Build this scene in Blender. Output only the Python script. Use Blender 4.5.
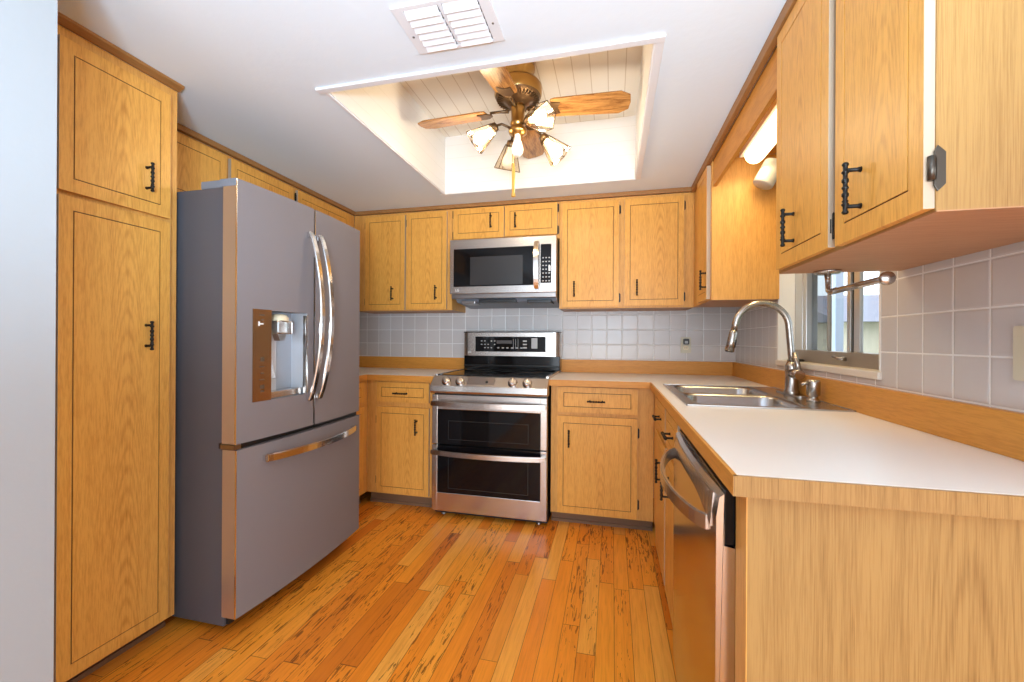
import bpy, bmesh, math, random
from math import pi, sin, cos, radians as rad
from mathutils import Vector, Matrix
random.seed(4)
S = bpy.context.scene
COL = S.collection
for o in list(bpy.data.objects):
    bpy.data.objects.remove(o)

# ------------------------------------------------------------------ camera
F_PX, YAW, PITCH, ROLL, CAM_Z = 419.425, .2353, .0006, -.0054, 1.1596
cd = bpy.data.cameras.new('camera'); cam = bpy.data.objects.new('camera', cd); COL.objects.link(cam)
_r = Vector((cos(YAW), sin(YAW), 0)); _f = Vector((-sin(YAW), cos(YAW), 0)); _u = Vector((0, 0, 1))
_f2 = _f * cos(PITCH) + _u * sin(PITCH); _u2 = _u * cos(PITCH) - _f * sin(PITCH)
_R = _r * cos(ROLL) - _u2 * sin(ROLL); _U = _r * sin(ROLL) + _u2 * cos(ROLL)
mw = Matrix.Identity(4)
for i in range(3):
    mw[i][0] = _R[i]; mw[i][1] = _U[i]; mw[i][2] = -_f2[i]
mw.translation = Vector((0, 0, CAM_Z)); cam.matrix_world = mw
cd.sensor_width = 36; cd.lens = F_PX / 1024 * 36; cd.shift_y = -1.45 / 1024; cd.clip_start = .02
S.camera = cam

# ------------------------------------------------------------------ lights: sky, visible fixtures and added unseen fills
S.view_settings.view_transform = 'Standard'; S.view_settings.look = 'None'
S.view_settings.gamma = 1; S.view_settings.use_curve_mapping = False
S.view_settings.exposure = 0.40
w = bpy.data.worlds.new('sky'); S.world = w; w.use_nodes = True
bg = w.node_tree.nodes['Background']; bg.inputs[0].default_value = (.80, .90, 1, 1); bg.inputs[1].default_value = 2.6

def area(name, loc, target, sx, sy, power, col):
    l = bpy.data.lights.new(name, 'AREA'); l.shape = 'RECTANGLE'; l.size = sx; l.size_y = sy; l.energy = power; l.color = col
    o = bpy.data.objects.new(name, l); COL.objects.link(o); o.location = loc
    o.rotation_euler = (Vector(target) - Vector(loc)).to_track_quat('-Z', 'Y').to_euler()
    return o
def point(name, loc, power, col, r=.03):
    l = bpy.data.lights.new(name, 'POINT'); l.energy = power; l.color = col; l.shadow_soft_size = r
    o = bpy.data.objects.new(name, l); COL.objects.link(o); o.location = loc
    return o
area('patio_door_daylight', (.55, -2.72, 1.12), (.3, 3, 1.12), 3.6, 2.0, 58, (.86, .94, 1))  # guessed daylight opening behind the camera, added as broad fill
area('unseen_side_daylight', (3.1, .2, 1.3), (0, .9, 1.2), 1.8, 1.4, 20, (.92, .96, 1))  # added from a guessed side opening, brightens pantry and fridge fronts
def spot(name, loc, target, power, col, angle, blend, r):
    l = bpy.data.lights.new(name, 'SPOT'); l.energy = power; l.color = col; l.spot_size = angle; l.spot_blend = blend; l.shadow_soft_size = r
    o = bpy.data.objects.new(name, l); COL.objects.link(o); o.location = loc
    o.rotation_euler = (Vector(target) - Vector(loc)).to_track_quat('-Z', 'Y').to_euler()
spot('unseen_ceiling_fill_left', (-.05, -.6, 1.07), (-.28, .1, 1.82), 118, (.58, .81, 1), rad(106), .6, .12)  # no known lamp: added uplight standing in for bounced flash
spot('unseen_ceiling_fill_right', (.35, -.6, 1.07), (-.1, 0, 1.82), 78, (.58, .81, 1), rad(106), .6, .12)  # second added uplight behind the camera, brightens the ceiling
point('unseen_omni_fill', (0.3, -1.3, 1.55), 5, (.92, .95, 1), .12)  # added unseen fill in place of a camera flash
WARM = (1, .82, .58)
for p in ((-.70, 2.045, 2.17), (-.345, 1.975, 2.20), (-.255, 2.15, 2.08)):
    point('fan_bulb_light', p, 4.9, WARM, .04)
area('fluorescent_tube_light', (.69, 1.98, 2.035), (.69, 1.98, 0), .07, .7, 2.9, (1, .78, .38))

# ------------------------------------------------------------------ materials
def newmat(name):
    m = bpy.data.materials.new(name); m.use_nodes = True
    nt = m.node_tree; b = nt.nodes['Principled BSDF']
    return m, nt, b
def plain(name, col, rough=.5, metal=0, spec=.5, emit=None, es=0, coat=0, bump=0, bscale=60):
    m, nt, b = newmat(name)
    b.inputs['Base Color'].default_value = (*col, 1); b.inputs['Roughness'].default_value = rough
    b.inputs['Metallic'].default_value = metal; b.inputs['Specular IOR Level'].default_value = spec
    b.inputs['Coat Weight'].default_value = coat; b.inputs['Coat Roughness'].default_value = .1
    if emit:
        b.inputs['Emission Color'].default_value = (*emit, 1); b.inputs['Emission Strength'].default_value = es
    if bump:
        n = nt.nodes.new('ShaderNodeTexNoise'); n.inputs['Scale'].default_value = bscale; n.inputs['Detail'].default_value = 3
        tc = nt.nodes.new('ShaderNodeTexCoord'); nt.links.new(tc.outputs['Object'], n.inputs['Vector'])
        bp = nt.nodes.new('ShaderNodeBump'); bp.inputs['Strength'].default_value = bump; bp.inputs['Distance'].default_value = .01
        nt.links.new(n.outputs['Fac'], bp.inputs['Height']); nt.links.new(bp.outputs['Normal'], b.inputs['Normal'])
    return m

class G:
    """little node graph helper"""
    def __init__(s, nt): s.nt = nt
    def lk(s, v, inp):
        if hasattr(v, 'links') or isinstance(v, bpy.types.NodeSocket): s.nt.links.new(v, inp)
        else: inp.default_value = v
    def m(s, op, a, b=0.0, c=0.0):
        n = s.nt.nodes.new('ShaderNodeMath'); n.operation = op
        s.lk(a, n.inputs[0]); s.lk(b, n.inputs[1]); s.lk(c, n.inputs[2]); return n.outputs[0]
    def xyz(s, which='Object'):
        tc = s.nt.nodes.new('ShaderNodeTexCoord'); sp = s.nt.nodes.new('ShaderNodeSeparateXYZ')
        s.nt.links.new(tc.outputs[which], sp.inputs[0]); return sp.outputs[0], sp.outputs[1], sp.outputs[2]
    def geo(s):
        tc = s.nt.nodes.new('ShaderNodeNewGeometry'); sp = s.nt.nodes.new('ShaderNodeSeparateXYZ')
        s.nt.links.new(tc.outputs['Position'], sp.inputs[0]); return sp.outputs[0], sp.outputs[1], sp.outputs[2]
    def vec(s, x, y, z=0.0):
        n = s.nt.nodes.new('ShaderNodeCombineXYZ'); s.lk(x, n.inputs[0]); s.lk(y, n.inputs[1]); s.lk(z, n.inputs[2]); return n.outputs[0]
    def noise(s, v, scale=1, detail=2, rough=.5, dist=0):
        n = s.nt.nodes.new('ShaderNodeTexNoise'); s.lk(v, n.inputs['Vector']); n.inputs['Scale'].default_value = scale
        n.inputs['Detail'].default_value = detail; n.inputs['Roughness'].default_value = rough; n.inputs['Distortion'].default_value = dist
        return n.outputs['Fac']
    def white(s, v):
        n = s.nt.nodes.new('ShaderNodeTexWhiteNoise'); n.noise_dimensions = '3D'; s.lk(v, n.inputs['Vector']); return n.outputs['Value']
    def ramp(s, f, stops, interp='LINEAR'):
        n = s.nt.nodes.new('ShaderNodeValToRGB'); n.color_ramp.interpolation = interp
        while len(n.color_ramp.elements) < len(stops): n.color_ramp.elements.new(.5)
        for e, (p, c) in zip(n.color_ramp.elements, stops):
            e.position = p; e.color = (*c, 1) if len(c) == 3 else c
        s.lk(f, n.inputs[0]); return n.outputs[0]
    def mix(s, f, a, b, blend='MIX'):
        n = s.nt.nodes.new('ShaderNodeMix'); n.data_type = 'RGBA'; n.blend_type = blend
        s.lk(f, n.inputs[0])
        for v, i in ((a, 6), (b, 7)):
            if isinstance(v, tuple): n.inputs[i].default_value = (*v, 1)
            else: s.nt.links.new(v, n.inputs[i])
        return n.outputs[2]
    def bump(s, h, strength, dist, b):
        n = s.nt.nodes.new('ShaderNodeBump'); n.inputs['Strength'].default_value = strength; n.inputs['Distance'].default_value = dist
        s.nt.links.new(h, n.inputs['Height']); s.nt.links.new(n.outputs[0], b.inputs['Normal'])

def oak(name, grain='Z', light=(.77, .385, .080), dark=(.47, .185, .026), cathedral=1.0, freq=1.0, rough=.38, contrast=1.0, fu=210, fv=17):
    m, nt, b = newmat(name); g = G(nt); x, y, z = g.xyz()
    if grain == 'Z': u, v = g.m('ADD', x, y), z
    elif grain == 'X': u, v = g.m('ADD', z, y), x
    else: u, v = g.m('ADD', z, x), y
    oi = nt.nodes.new('ShaderNodeObjectInfo'); rnd = oi.outputs['Random']
    off = g.m('MULTIPLY', rnd, 37.0)
    u2 = g.m('ADD', u, g.m('MULTIPLY', g.m('SUBTRACT', rnd, .5), .05))
    warp = g.noise(g.vec(g.m('MULTIPLY', u, 7), g.m('MULTIPLY', v, 1.6), off), 1, 2)
    # parabolic arches in the middle of the board, near-straight lines at its sides
    f = g.m('ADD', g.m('MULTIPLY', g.m('MULTIPLY', u2, u2), 1500 * cathedral), g.m('MULTIPLY', v, 13.0 * cathedral))
    f = g.m('ADD', f, g.m('MULTIPLY', warp, 2.2))
    ring = g.m('MULTIPLY_ADD', g.m('SINE', g.m('MULTIPLY', f, 6.283 * freq)), .5, .5)
    ring = g.m('POWER', ring, 2.2)
    edge = g.m('SUBTRACT', 1.0, g.m('MULTIPLY', g.m('ABSOLUTE', u2), 11.0)); edge = g.m('MAXIMUM', edge, .10)
    ring = g.m('MULTIPLY', ring, edge)
    fine = g.noise(g.vec(g.m('MULTIPLY', u, fu), g.m('MULTIPLY', v, fv), off), 1, 3, .7)
    mid = g.noise(g.vec(g.m('MULTIPLY', u, 60), g.m('MULTIPLY', v, 2.2), off), 1, 2)
    fac = g.m('ADD', g.m('MULTIPLY', ring, .33 * contrast), g.m('MULTIPLY', g.m('SUBTRACT', fine, .42), 1.6 * contrast))
    fac = g.m('ADD', fac, g.m('MULTIPLY', g.m('SUBTRACT', mid, .5), .7 * contrast))
    c = g.ramp(fac, [(0, light), (.95, dark)])
    nt.links.new(c, b.inputs['Base Color']); b.inputs['Roughness'].default_value = rough
    b.inputs['Specular IOR Level'].default_value = .35
    g.bump(fine, .06, .002, b)
    return m

OAK = oak('oak_laminate_door', 'Z')
OAKF = oak('oak_laminate_frame', 'Z', (.72, .36, .09), (.45, .18, .03), .1, 1, .42)
OAKX = oak('oak_laminate_board', 'X', (.64, .28, .050), (.42, .155, .02), .25, 1, .42)
OAKY = oak('oak_laminate_rail', 'Y', (.64, .28, .050), (.42, .155, .02), .25, 1, .42)
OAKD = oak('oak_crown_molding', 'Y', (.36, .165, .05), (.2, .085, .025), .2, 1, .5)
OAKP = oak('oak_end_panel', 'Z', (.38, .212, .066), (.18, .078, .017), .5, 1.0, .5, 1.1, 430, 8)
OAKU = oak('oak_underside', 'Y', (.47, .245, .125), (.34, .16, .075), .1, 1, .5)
GROOVE = plain('routed_groove', (.10, .04, .012), .7)
TOE = plain('toe_kick_brown', (.19, .10, .05), .6)
DARKGAP = plain('dark_gap', (.02, .018, .016), .8)  # near-black strip between the window sash bars
BLACKI = plain('black_iron', (.018, .015, .013), .38, .6, bump=.15, bscale=200)
PEWTER = plain('dark_pewter', (.10, .085, .07), .35, .9)
STEEL = plain('stainless', (.60, .56, .53), .27, 1, bump=.01, bscale=40)
STEELD = plain('stainless_dark', (.33, .30, .29), .3, 1)
CHROME = plain('polished_steel', (.78, .77, .76), .16, 1)
NICKEL = plain('brushed_nickel', (.46, .42, .385), .26, 1)
SINKM = plain('sink_steel', (.50, .50, .51), .27, 1)
FRIDGE = plain('grey_steel_door', (.215, .192, .202), .6, 0, .2)
FSIDE = plain('dark_grey_case', (.115, .12, .145), .42, .25, .5)
FEDGE = plain('satin_steel_edge', (.62, .56, .50), .33, .85)
BLACKG = plain('black_glass', (.005, .005, .006), .07, 0, .28)
BLACKP = plain('black_plastic', (.012, .012, .013), .35)
PANELG = plain('grey_plastic', (.20, .22, .26), .45)
BRONZE = plain('bronze_mirror_panel', (.40, .25, .13), .25, .9)
MARK = plain('pale_print', (.75, .75, .74), .5)
DMARK = plain('dark_print', (.10, .06, .035), .5)
BTN = plain('grey_button_print', (.42, .42, .43), .5)
CREAM = plain('cream_plastic', (.78, .66, .46), .45)
BEIGE = plain('beige_plate', (.60, .55, .42), .45)
CEIL = plain('ceiling_paint', (.81, .88, .95), .75, 0, .2, bump=.08, bscale=35)
WALLP = plain('wall_paint', (.37, .385, .405), .7, 0, .2, bump=.03, bscale=60)
WHITE = plain('white_paint', (.82, .81, .79), .5, 0, .3)
TRIMW = plain('white_molding', (.82, .82, .85), .35)
LAM = plain('cream_laminate', (.82, .76, .70), .33, 0, .4, bump=.01, bscale=300)
MARBLE = plain('marble_sill', (.70, .62, .54), .3, bump=.05, bscale=30)
ALU = plain('aluminium', (.62, .63, .64), .35, .8)
ALUD = plain('aluminium_brownish_track', (.36, .32, .28), .45, .6)  # brownish aluminium of the window's bottom track and screen edge
BRASS = plain('antique_brass', (.48, .28, .09), .28, 1)
BRASSD = plain('aged_brass', (.16, .10, .055), .4, .9)
BULB = plain('bulb_lit', (1, .9, .75), .4, emit=(1, .80, .52), es=9)
BULBOFF = plain('bulb_frosted', (.85, .83, .8), .3, emit=(1, .85, .65), es=.25)
TUBE = plain('lit_diffuser', (1, .9, .7), .4, emit=(1, .83, .46), es=3.2)
CAV = plain('dispenser_grey', (.40, .42, .46), .42, .5)
CAVL = plain('dispenser_light_grey', (.58, .60, .64), .4, .4)
EDGEP = plain('pale_edge_band', (.50, .38, .27), .5)
FOB = plain('honey_wood_fob', (.62, .33, .06), .35)

def thin_glass(name, tint=(1, 1, 1), gloss=.12):
    m, nt, b = newmat(name); nt.nodes.remove(b); o = nt.nodes['Material Output']
    t = nt.nodes.new('ShaderNodeBsdfTransparent'); t.inputs[0].default_value = (*tint, 1)
    gl = nt.nodes.new('ShaderNodeBsdfGlossy'); gl.inputs['Roughness'].default_value = .03
    mx = nt.nodes.new('ShaderNodeMixShader'); mx.inputs[0].default_value = gloss
    nt.links.new(t.outputs[0], mx.inputs[1]); nt.links.new(gl.outputs[0], mx.inputs[2]); nt.links.new(mx.outputs[0], o.inputs[0])
    return m
GLASS = thin_glass('window_glass', (.93, .96, .97), .07)
SHADEG = thin_glass('bevelled_glass', (.93, .86, .74), .16)
FROST = thin_glass('screened_glass', (.55, .57, .57), .1)

def tile_mat(name, axis, off_h, pitch_h, off_z=1.0145, pitch_z=.1125):
    m, nt, b = newmat(name); g = G(nt); x, y, z = g.geo(); h = x if axis == 'x' else y
    fh = g.m('DIVIDE', g.m('SUBTRACT', h, off_h), pitch_h); fz = g.m('DIVIDE', g.m('SUBTRACT', z, off_z), pitch_z)
    dh = g.m('MULTIPLY', g.m('ABSOLUTE', g.m('SUBTRACT', g.m('FRACT', g.m('ADD', fh, 100.5)), .5)), pitch_h)
    dz = g.m('MULTIPLY', g.m('ABSOLUTE', g.m('SUBTRACT', g.m('FRACT', g.m('ADD', fz, 100.5)), .5)), pitch_z)
    d = g.m('MINIMUM', dh, dz)
    grout = g.m('LESS_THAN', d, .0022)
    rv = g.white(g.vec(g.m('FLOOR', g.m('ADD', fh, 100)), g.m('FLOOR', g.m('ADD', fz, 100)), 0.0))
    tone = g.mix(rv, (.55, .51, .50), (.595, .552, .54))
    c = g.mix(grout, tone, (.78, .77, .76)); nt.links.new(c, b.inputs['Base Color'])
    nt.links.new(g.m('MULTIPLY_ADD', grout, .5, .24), b.inputs['Roughness'])
    b.inputs['Specular IOR Level'].default_value = .45
    e = g.m('MINIMUM', g.m('MULTIPLY', d, 160.0), 1.0)
    wav = g.noise(g.vec(g.m('MULTIPLY', h, 16), g.m('MULTIPLY', z, 16), rv), 1, 1)
    g.bump(g.m('ADD', e, g.m('MULTIPLY', wav, .9)), .35, .004, b)
    return m
TILEB = tile_mat('white_wall_tile_back', 'x', -2.073, .1128)
TILER = tile_mat('white_wall_tile_side', 'y', 1.303, .108)

def floor_mat():
    m, nt, b = newmat('hardwood_strip_floor'); g = G(nt); x, y, z = g.geo()
    W, L = .068, .55
    fx = g.m('DIVIDE', g.m('ADD', x, 5.02), W); row = g.m('FLOOR', fx)
    r1 = g.white(g.vec(row, 3.3, 0.0))
    fy = g.m('ADD', g.m('DIVIDE', g.m('ADD', y, 20.0), g.m('MULTIPLY_ADD', r1, .5, L)), g.m('MULTIPLY', r1, 9.7))
    cell = g.m('FLOOR', fy)
    r2 = g.white(g.vec(row, cell, 1.0)); r3 = g.white(g.vec(row, cell, 7.0))
    base = g.ramp(r2, [(0, (.66, .18, .016)), (.3, (.86, .27, .022)), (.6, (.92, .34, .03)), (.9, (.90, .42, .075)), (1, (.80, .27, .022))])
    off = g.m('MULTIPLY', r3, 40.0)
    grain = g.noise(g.vec(g.m('MULTIPLY', x, 55), g.m('MULTIPLY', y, 3.5), off), 1, 4, .6, .6)
    fine = g.noise(g.vec(g.m('MULTIPLY', x, 170), g.m('MULTIPLY', y, 7), off), 1, 3, .6)
    c = g.mix(g.m('MULTIPLY', g.m('SUBTRACT', grain, .40), 1.7), base, g.mix(.5, base, (.46, .12, .010)))
    c = g.mix(g.m('MULTIPLY', g.m('MAXIMUM', g.m('SUBTRACT', fine, .5), 0.0), 1.3), c, (.26, .085, .015))
    # open dark pores, only on the worn boards
    pores = g.noise(g.vec(g.m('MULTIPLY', x, 120), g.m('MULTIPLY', y, 11), off), 1, 2, .55, .8)
    heavy = g.m('GREATER_THAN', r3, .45)
    patch = g.noise(g.vec(g.m('MULTIPLY', x, 6), g.m('MULTIPLY', y, 2.2), off), 1, 1)
    pm = g.m('MULTIPLY', g.m('GREATER_THAN', pores, g.m('SUBTRACT', .76, g.m('MULTIPLY', patch, .30))), heavy)
    c = g.mix(g.m('MULTIPLY', pm, .74), c, (.10, .034, .008))
    dx = g.m('MULTIPLY', g.m('SUBTRACT', .5, g.m('ABSOLUTE', g.m('SUBTRACT', g.m('FRACT', fx), .5))), W)
    dy = g.m('MULTIPLY', g.m('SUBTRACT', .5, g.m('ABSOLUTE', g.m('SUBTRACT', g.m('FRACT', fy), .5))), L)
    seam = g.m('LESS_THAN', g.m('MINIMUM', dx, dy), .0011)
    c = g.mix(g.m('MULTIPLY', seam, .75), c, (.10, .035, .01))
    nt.links.new(c, b.inputs['Base Color'])
    b.inputs['Roughness'].default_value = .27; b.inputs['Specular IOR Level'].default_value = .45
    h = g.m('SUBTRACT', g.m('MULTIPLY', fine, .3), g.m('ADD', seam, g.m('MULTIPLY', pm, .5)))
    g.bump(h, .25, .002, b)
    return m
FLOOR = floor_mat()

def plank_white():
    m, nt, b = newmat('painted_plank'); g = G(nt); x, y, z = g.geo()
    f = g.m('FRACT', g.m('DIVIDE', g.m('ADD', x, 10), .089)); s = g.m('LESS_THAN', f, .05)
    c = g.mix(s, (.78, .74, .67), (.56, .49, .40)); nt.links.new(c, b.inputs['Base Color']); b.inputs['Roughness'].default_value = .5
    return m
def ship_white():
    m, nt, b = newmat('painted_recess_board'); g = G(nt); x, y, z = g.geo()
    f = g.m('FRACT', g.m('DIVIDE', z, .089)); s = g.m('LESS_THAN', f, .03)
    c = g.mix(s, (.82, .81, .80), (.74, .72, .70)); nt.links.new(c, b.inputs['Base Color']); b.inputs['Roughness'].default_value = .5
    return m
PLANK = plank_white(); SHIP = ship_white()
BLADE = oak('fan_blade_wood', 'X', (.50, .25, .08), (.14, .05, .012), .35, 1.0, .22, 1.5)

# ------------------------------------------------------------------ mesh building
class MB:
    def __init__(s): s.bm = bmesh.new(); s.mats = []
    def mi(s, m):
        if m not in s.mats: s.mats.append(m)
        return s.mats.index(m)
    def add(s, bm2, m, M=None):
        if M is not None: bmesh.ops.transform(bm2, matrix=M, verts=bm2.verts)
        k = s.mi(m); mp = {}
        for v in bm2.verts: mp[v] = s.bm.verts.new(v.co)
        for f in bm2.faces:
            try: nf = s.bm.faces.new([mp[v] for v in f.verts])
            except ValueError: continue
            nf.material_index = k; nf.smooth = f.smooth
        bm2.free(); return s
    def box(s, x0, x1, y0, y1, z0, z1, m, bev=0, seg=2, M=None):
        b = bmesh.new(); bmesh.ops.create_cube(b, size=1)
        for v in b.verts:
            v.co = Vector(((x0 + x1) / 2 + v.co.x * (x1 - x0), (y0 + y1) / 2 + v.co.y * (y1 - y0), (z0 + z1) / 2 + v.co.z * (z1 - z0)))
        if bev:
            bmesh.ops.bevel(b, geom=b.edges[:], offset=bev, segments=seg, affect='EDGES', profile=.6)
        return s.add(b, m, M)
    def rbox(s, x0, x1, y0, y1, z0, z1, m, axis, bev, seg=4, M=None):
        """box with only the edges along one axis rounded"""
        b = bmesh.new(); bmesh.ops.create_cube(b, size=1)
        for v in b.verts:
            v.co = Vector(((x0 + x1) / 2 + v.co.x * (x1 - x0), (y0 + y1) / 2 + v.co.y * (y1 - y0), (z0 + z1) / 2 + v.co.z * (z1 - z0)))
        i = 'xyz'.index(axis)
        ed = [e for e in b.edges if abs((e.verts[0].co - e.verts[1].co)[i]) > 1e-6]
        bmesh.ops.bevel(b, geom=ed, offset=bev, segments=seg, affect='EDGES', profile=.5)
        return s.add(b, m, M)
    def prism(s, pts, axis, a0, a1, m, bev=0, M=None):
        """polygon in the two other axes (in xyz order), extruded along axis"""
        b = bmesh.new(); lo = []; hi = []
        for (p, q) in pts:
            for lst, a in ((lo, a0), (hi, a1)):
                c = {'x': (a, p, q), 'y': (p, a, q), 'z': (p, q, a)}[axis]; lst.append(b.verts.new(c))
        n = len(pts); b.faces.new(lo); b.faces.new(hi[::-1])
        for i in range(n): b.faces.new((lo[i], lo[(i + 1) % n], hi[(i + 1) % n], hi[i]))
        bmesh.ops.recalc_face_normals(b, faces=b.faces)
        if bev: bmesh.ops.bevel(b, geom=b.edges[:], offset=bev, segments=2, affect='EDGES', profile=.6)
        return s.add(b, m, M)
    def lathe(s, prof, m, seg=24, M=None, smooth=True):
        b = bmesh.new(); rings = []
        for (r, z) in prof:
            if r < 1e-6: rings.append([b.verts.new((0, 0, z))])
            else: rings.append([b.verts.new((r * cos(2 * pi * i / seg), r * sin(2 * pi * i / seg), z)) for i in range(seg)])
        for A, B in zip(rings, rings[1:]):
            for i in range(seg):
                j = (i + 1) % seg
                if len(A) == 1 and len(B) == 1: continue
                if len(A) == 1: f = b.faces.new((A[0], B[j], B[i]))
                elif len(B) == 1: f = b.faces.new((A[i], A[j], B[0]))
                else: f = b.faces.new((A[i], A[j], B[j], B[i]))
                f.smooth = smooth
        bmesh.ops.recalc_face_normals(b, faces=b.faces)
        return s.add(b, m, M)
    def tube(s, pts, r, m, seg=12, M=None, sx=1, closed=False):
        """round tube along points; r a number or a list"""
        P = [Vector(p) for p in pts]; n = len(P); R = r if isinstance(r, (list, tuple)) else [r] * n
        b = bmesh.new(); rings = []; prev = None
        for i, p in enumerate(P):
            d = ((P[i + 1] - p) if i < n - 1 else (p - P[i - 1])).normalized()
            if 0 < i < n - 1: d = ((P[i + 1] - p).normalized() + (p - P[i - 1]).normalized()).normalized()
            if prev is None:
                a = d.orthogonal().normalized()
            else:
                a = (prev - d * prev.dot(d)).normalized()
            prev = a; c = d.cross(a)
            rings.append([b.verts.new(p + (a * cos(2 * pi * k / seg) * sx + c * sin(2 * pi * k / seg)) * R[i]) for k in range(seg)])
        for A, B in zip(rings, rings[1:]):
            for k in range(seg):
                f = b.faces.new((A[k], A[(k + 1) % seg], B[(k + 1) % seg], B[k])); f.smooth = True
        b.faces.new(rings[0][::-1]); b.faces.new(rings[-1])
        bmesh.ops.recalc_face_normals(b, faces=b.faces)
        return s.add(b, m, M)
    def band(s, path, off, half, m, th, up=(0, 0, 1)):
        """flat strip of thickness th following path; half = half height along up; thickness along off"""
        P = [Vector(p) for p in path]; U = Vector(up) * half; O = Vector(off).normalized() * th
        b = bmesh.new(); rings = [[b.verts.new(q) for q in (p + U, p + U + O, p - U + O, p - U)] for p in P]
        for A, B in zip(rings, rings[1:]):
            for k in range(4): b.faces.new((A[k], A[(k + 1) % 4], B[(k + 1) % 4], B[k])).smooth = False
        b.faces.new(rings[0][::-1]); b.faces.new(rings[-1])
        bmesh.ops.recalc_face_normals(b, faces=b.faces)
        bmesh.ops.bevel(b, geom=[e for e in b.edges if len(e.link_faces) == 2 and e.calc_face_angle(0) > .9], offset=th * .3, segments=2, affect='EDGES')
        return s.add(b, m)
    def loft(s, loops, m, cap0=False, cap1=False, smooth=True):
        b = bmesh.new(); R = [[b.verts.new(p) for p in L] for L in loops]; n = len(R[0])
        for A, B in zip(R, R[1:]):
            for i in range(n): b.faces.new((A[i], A[(i + 1) % n], B[(i + 1) % n], B[i])).smooth = smooth
        if cap0: b.faces.new(R[0][::-1])
        if cap1: b.faces.new(R[-1])
        return s.add(b, m)
    def quad(s, pts, m):
        b = bmesh.new(); b.faces.new([b.verts.new(p) for p in pts]); return s.add(b, m)
    def mesh(s, name):
        me = bpy.data.meshes.new(name); s.bm.to_mesh(me); s.bm.free()
        for m in s.mats: me.materials.append(m)
        return me
    def obj(s, name, parent=None, loc=(0, 0, 0), rot=(0, 0, 0)):
        return put(name, s.mesh(name), parent, loc, rot)
def put(name, me, parent=None, loc=(0, 0, 0), rot=(0, 0, 0)):
    o = bpy.data.objects.new(name, me); COL.objects.link(o); o.parent = parent; o.location = loc; o.rotation_euler = rot
    return o
def thing(name, label, cat, loc=(0, 0, 0), rz=0, group=None):
    o = bpy.data.objects.new(name, None); COL.objects.link(o); o.location = loc; o.rotation_euler = (0, 0, rz)
    o.empty_display_size = .05
    return tag(o, label, cat, group)
def tag(o, label, cat, group=None):
    o['label'] = label; o['category'] = cat
    if group: o['group'] = group
    return o
def struct(o): o['kind'] = 'structure'; return o
def text_mesh(body, size, m, name='mark'):
    c = bpy.data.curves.new(name, 'FONT'); c.body = body; c.size = size; c.extrude = .0004; c.align_x = 'CENTER'; c.align_y = 'CENTER'
    t = bpy.data.objects.new(name, c); COL.objects.link(t)
    dg = bpy.context.evaluated_depsgraph_get(); dg.update()
    me = bpy.data.meshes.new_from_object(t.evaluated_get(dg)); bpy.data.objects.remove(t)
    me.materials.clear(); me.materials.append(m); return me

# ------------------------------------------------------------------ the room
XR, XL, YB, ZC = .845, -2.30, 3.25, 2.1635
WY0, WY1, WZ0, WZ1 = 1.598, 2.470, 1.062, 2.02       # window opening in the right wall
struct(MB().box(-2.4, 3.3, -2.9, 3.4, -.06, 0, FLOOR).obj('floor'))
struct(MB().box(-2.4, .98, YB, 3.38, 0, 2.62, TILEB).obj('wall_back'))
struct(MB().box(-2.42, XL, .72, YB, 0, 2.3, WALLP).obj('wall_left'))
struct(MB().box(-2.42, -1.30, -2.9, .7235, 0, ZC, WALLP).obj('wall_left_partition'))
mb = MB()
for a in ((.835, WY0, 0, ZC), (WY1, YB, 0, ZC), (WY0, WY1, 0, WZ0 - .026), (WY0, WY1, WZ1, ZC)):
    mb.box(XR, XR + .14, a[0], a[1], a[2], a[3], TILER)
struct(mb.obj('wall_right'))
struct(MB().box(XR + .14, 3.3, .835, .95, 0, ZC, WALLP).obj('wall_dining_back'))
mb = MB(); mb.box(3.2, 3.3, -2.9, -.75, 0, ZC, WALLP); mb.box(3.2, 3.3, -.75, .835, 0, .55, WALLP); mb.box(3.2, 3.3, -.75, .835, 2.05, ZC, WALLP)
struct(mb.obj('wall_right_dining'))
mb = MB(); mb.box(2.4, 3.3, -2.9, -2.8, 0, ZC, WALLP); mb.box(-1.3, 2.4, -2.9, -2.8, 2.10, ZC, WALLP)
struct(mb.obj('wall_front'))
RX0, RX1, RY0, RY1, RZ = -1.13, .132, 1.478, 2.705, 2.555   # lit recess in the ceiling
mb = MB()
for a in ((-2.42, RX0, -2.9, 3.4), (RX1, 3.3, -2.9, 3.4), (RX0, RX1, -2.9, RY0), (RX0, RX1, RY1, 3.4)):
    mb.box(a[0], a[1], a[2], a[3], ZC, ZC + .05, CEIL)
struct(mb.obj('ceiling'))
mb = MB()
mb.box(RX0 - .03, RX0, RY0 - .03, RY1 + .03, ZC + .05, RZ, SHIP); mb.box(RX1, RX1 + .03, RY0 - .03, RY1 + .03, ZC + .05, RZ, SHIP)
mb.box(RX0, RX1, RY0 - .03, RY0, ZC + .05, RZ, SHIP); mb.box(RX0, RX1, RY1, RY1 + .03, ZC + .05, RZ, SHIP)
mb.box(RX0, RX0 + .003, RY0, RY1, ZC, ZC + .05, SHIP); mb.box(RX1 - .003, RX1, RY0, RY1, ZC, ZC + .05, SHIP); mb.box(RX0 + .003, RX1 - .003, RY1 - .003, RY1, ZC, ZC + .05, SHIP)
struct(mb.obj('wall_recess'))
struct(MB().box(RX0 - .03, RX1 + .03, RY0 - .03, RY1 + .03, RZ, RZ + .03, PLANK).obj('ceiling_recess'))
mb = MB(); tw, tz = .032, .010
mb.rbox(RX0 - tw, RX1 + tw, RY0 - tw, RY0 - .001, ZC - tz, ZC, TRIMW, 'x', .004); mb.rbox(RX0 - tw, RX1 + tw, RY1 + .001, RY1 + .006, ZC - .004, ZC, TRIMW, 'x', .001)
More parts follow.
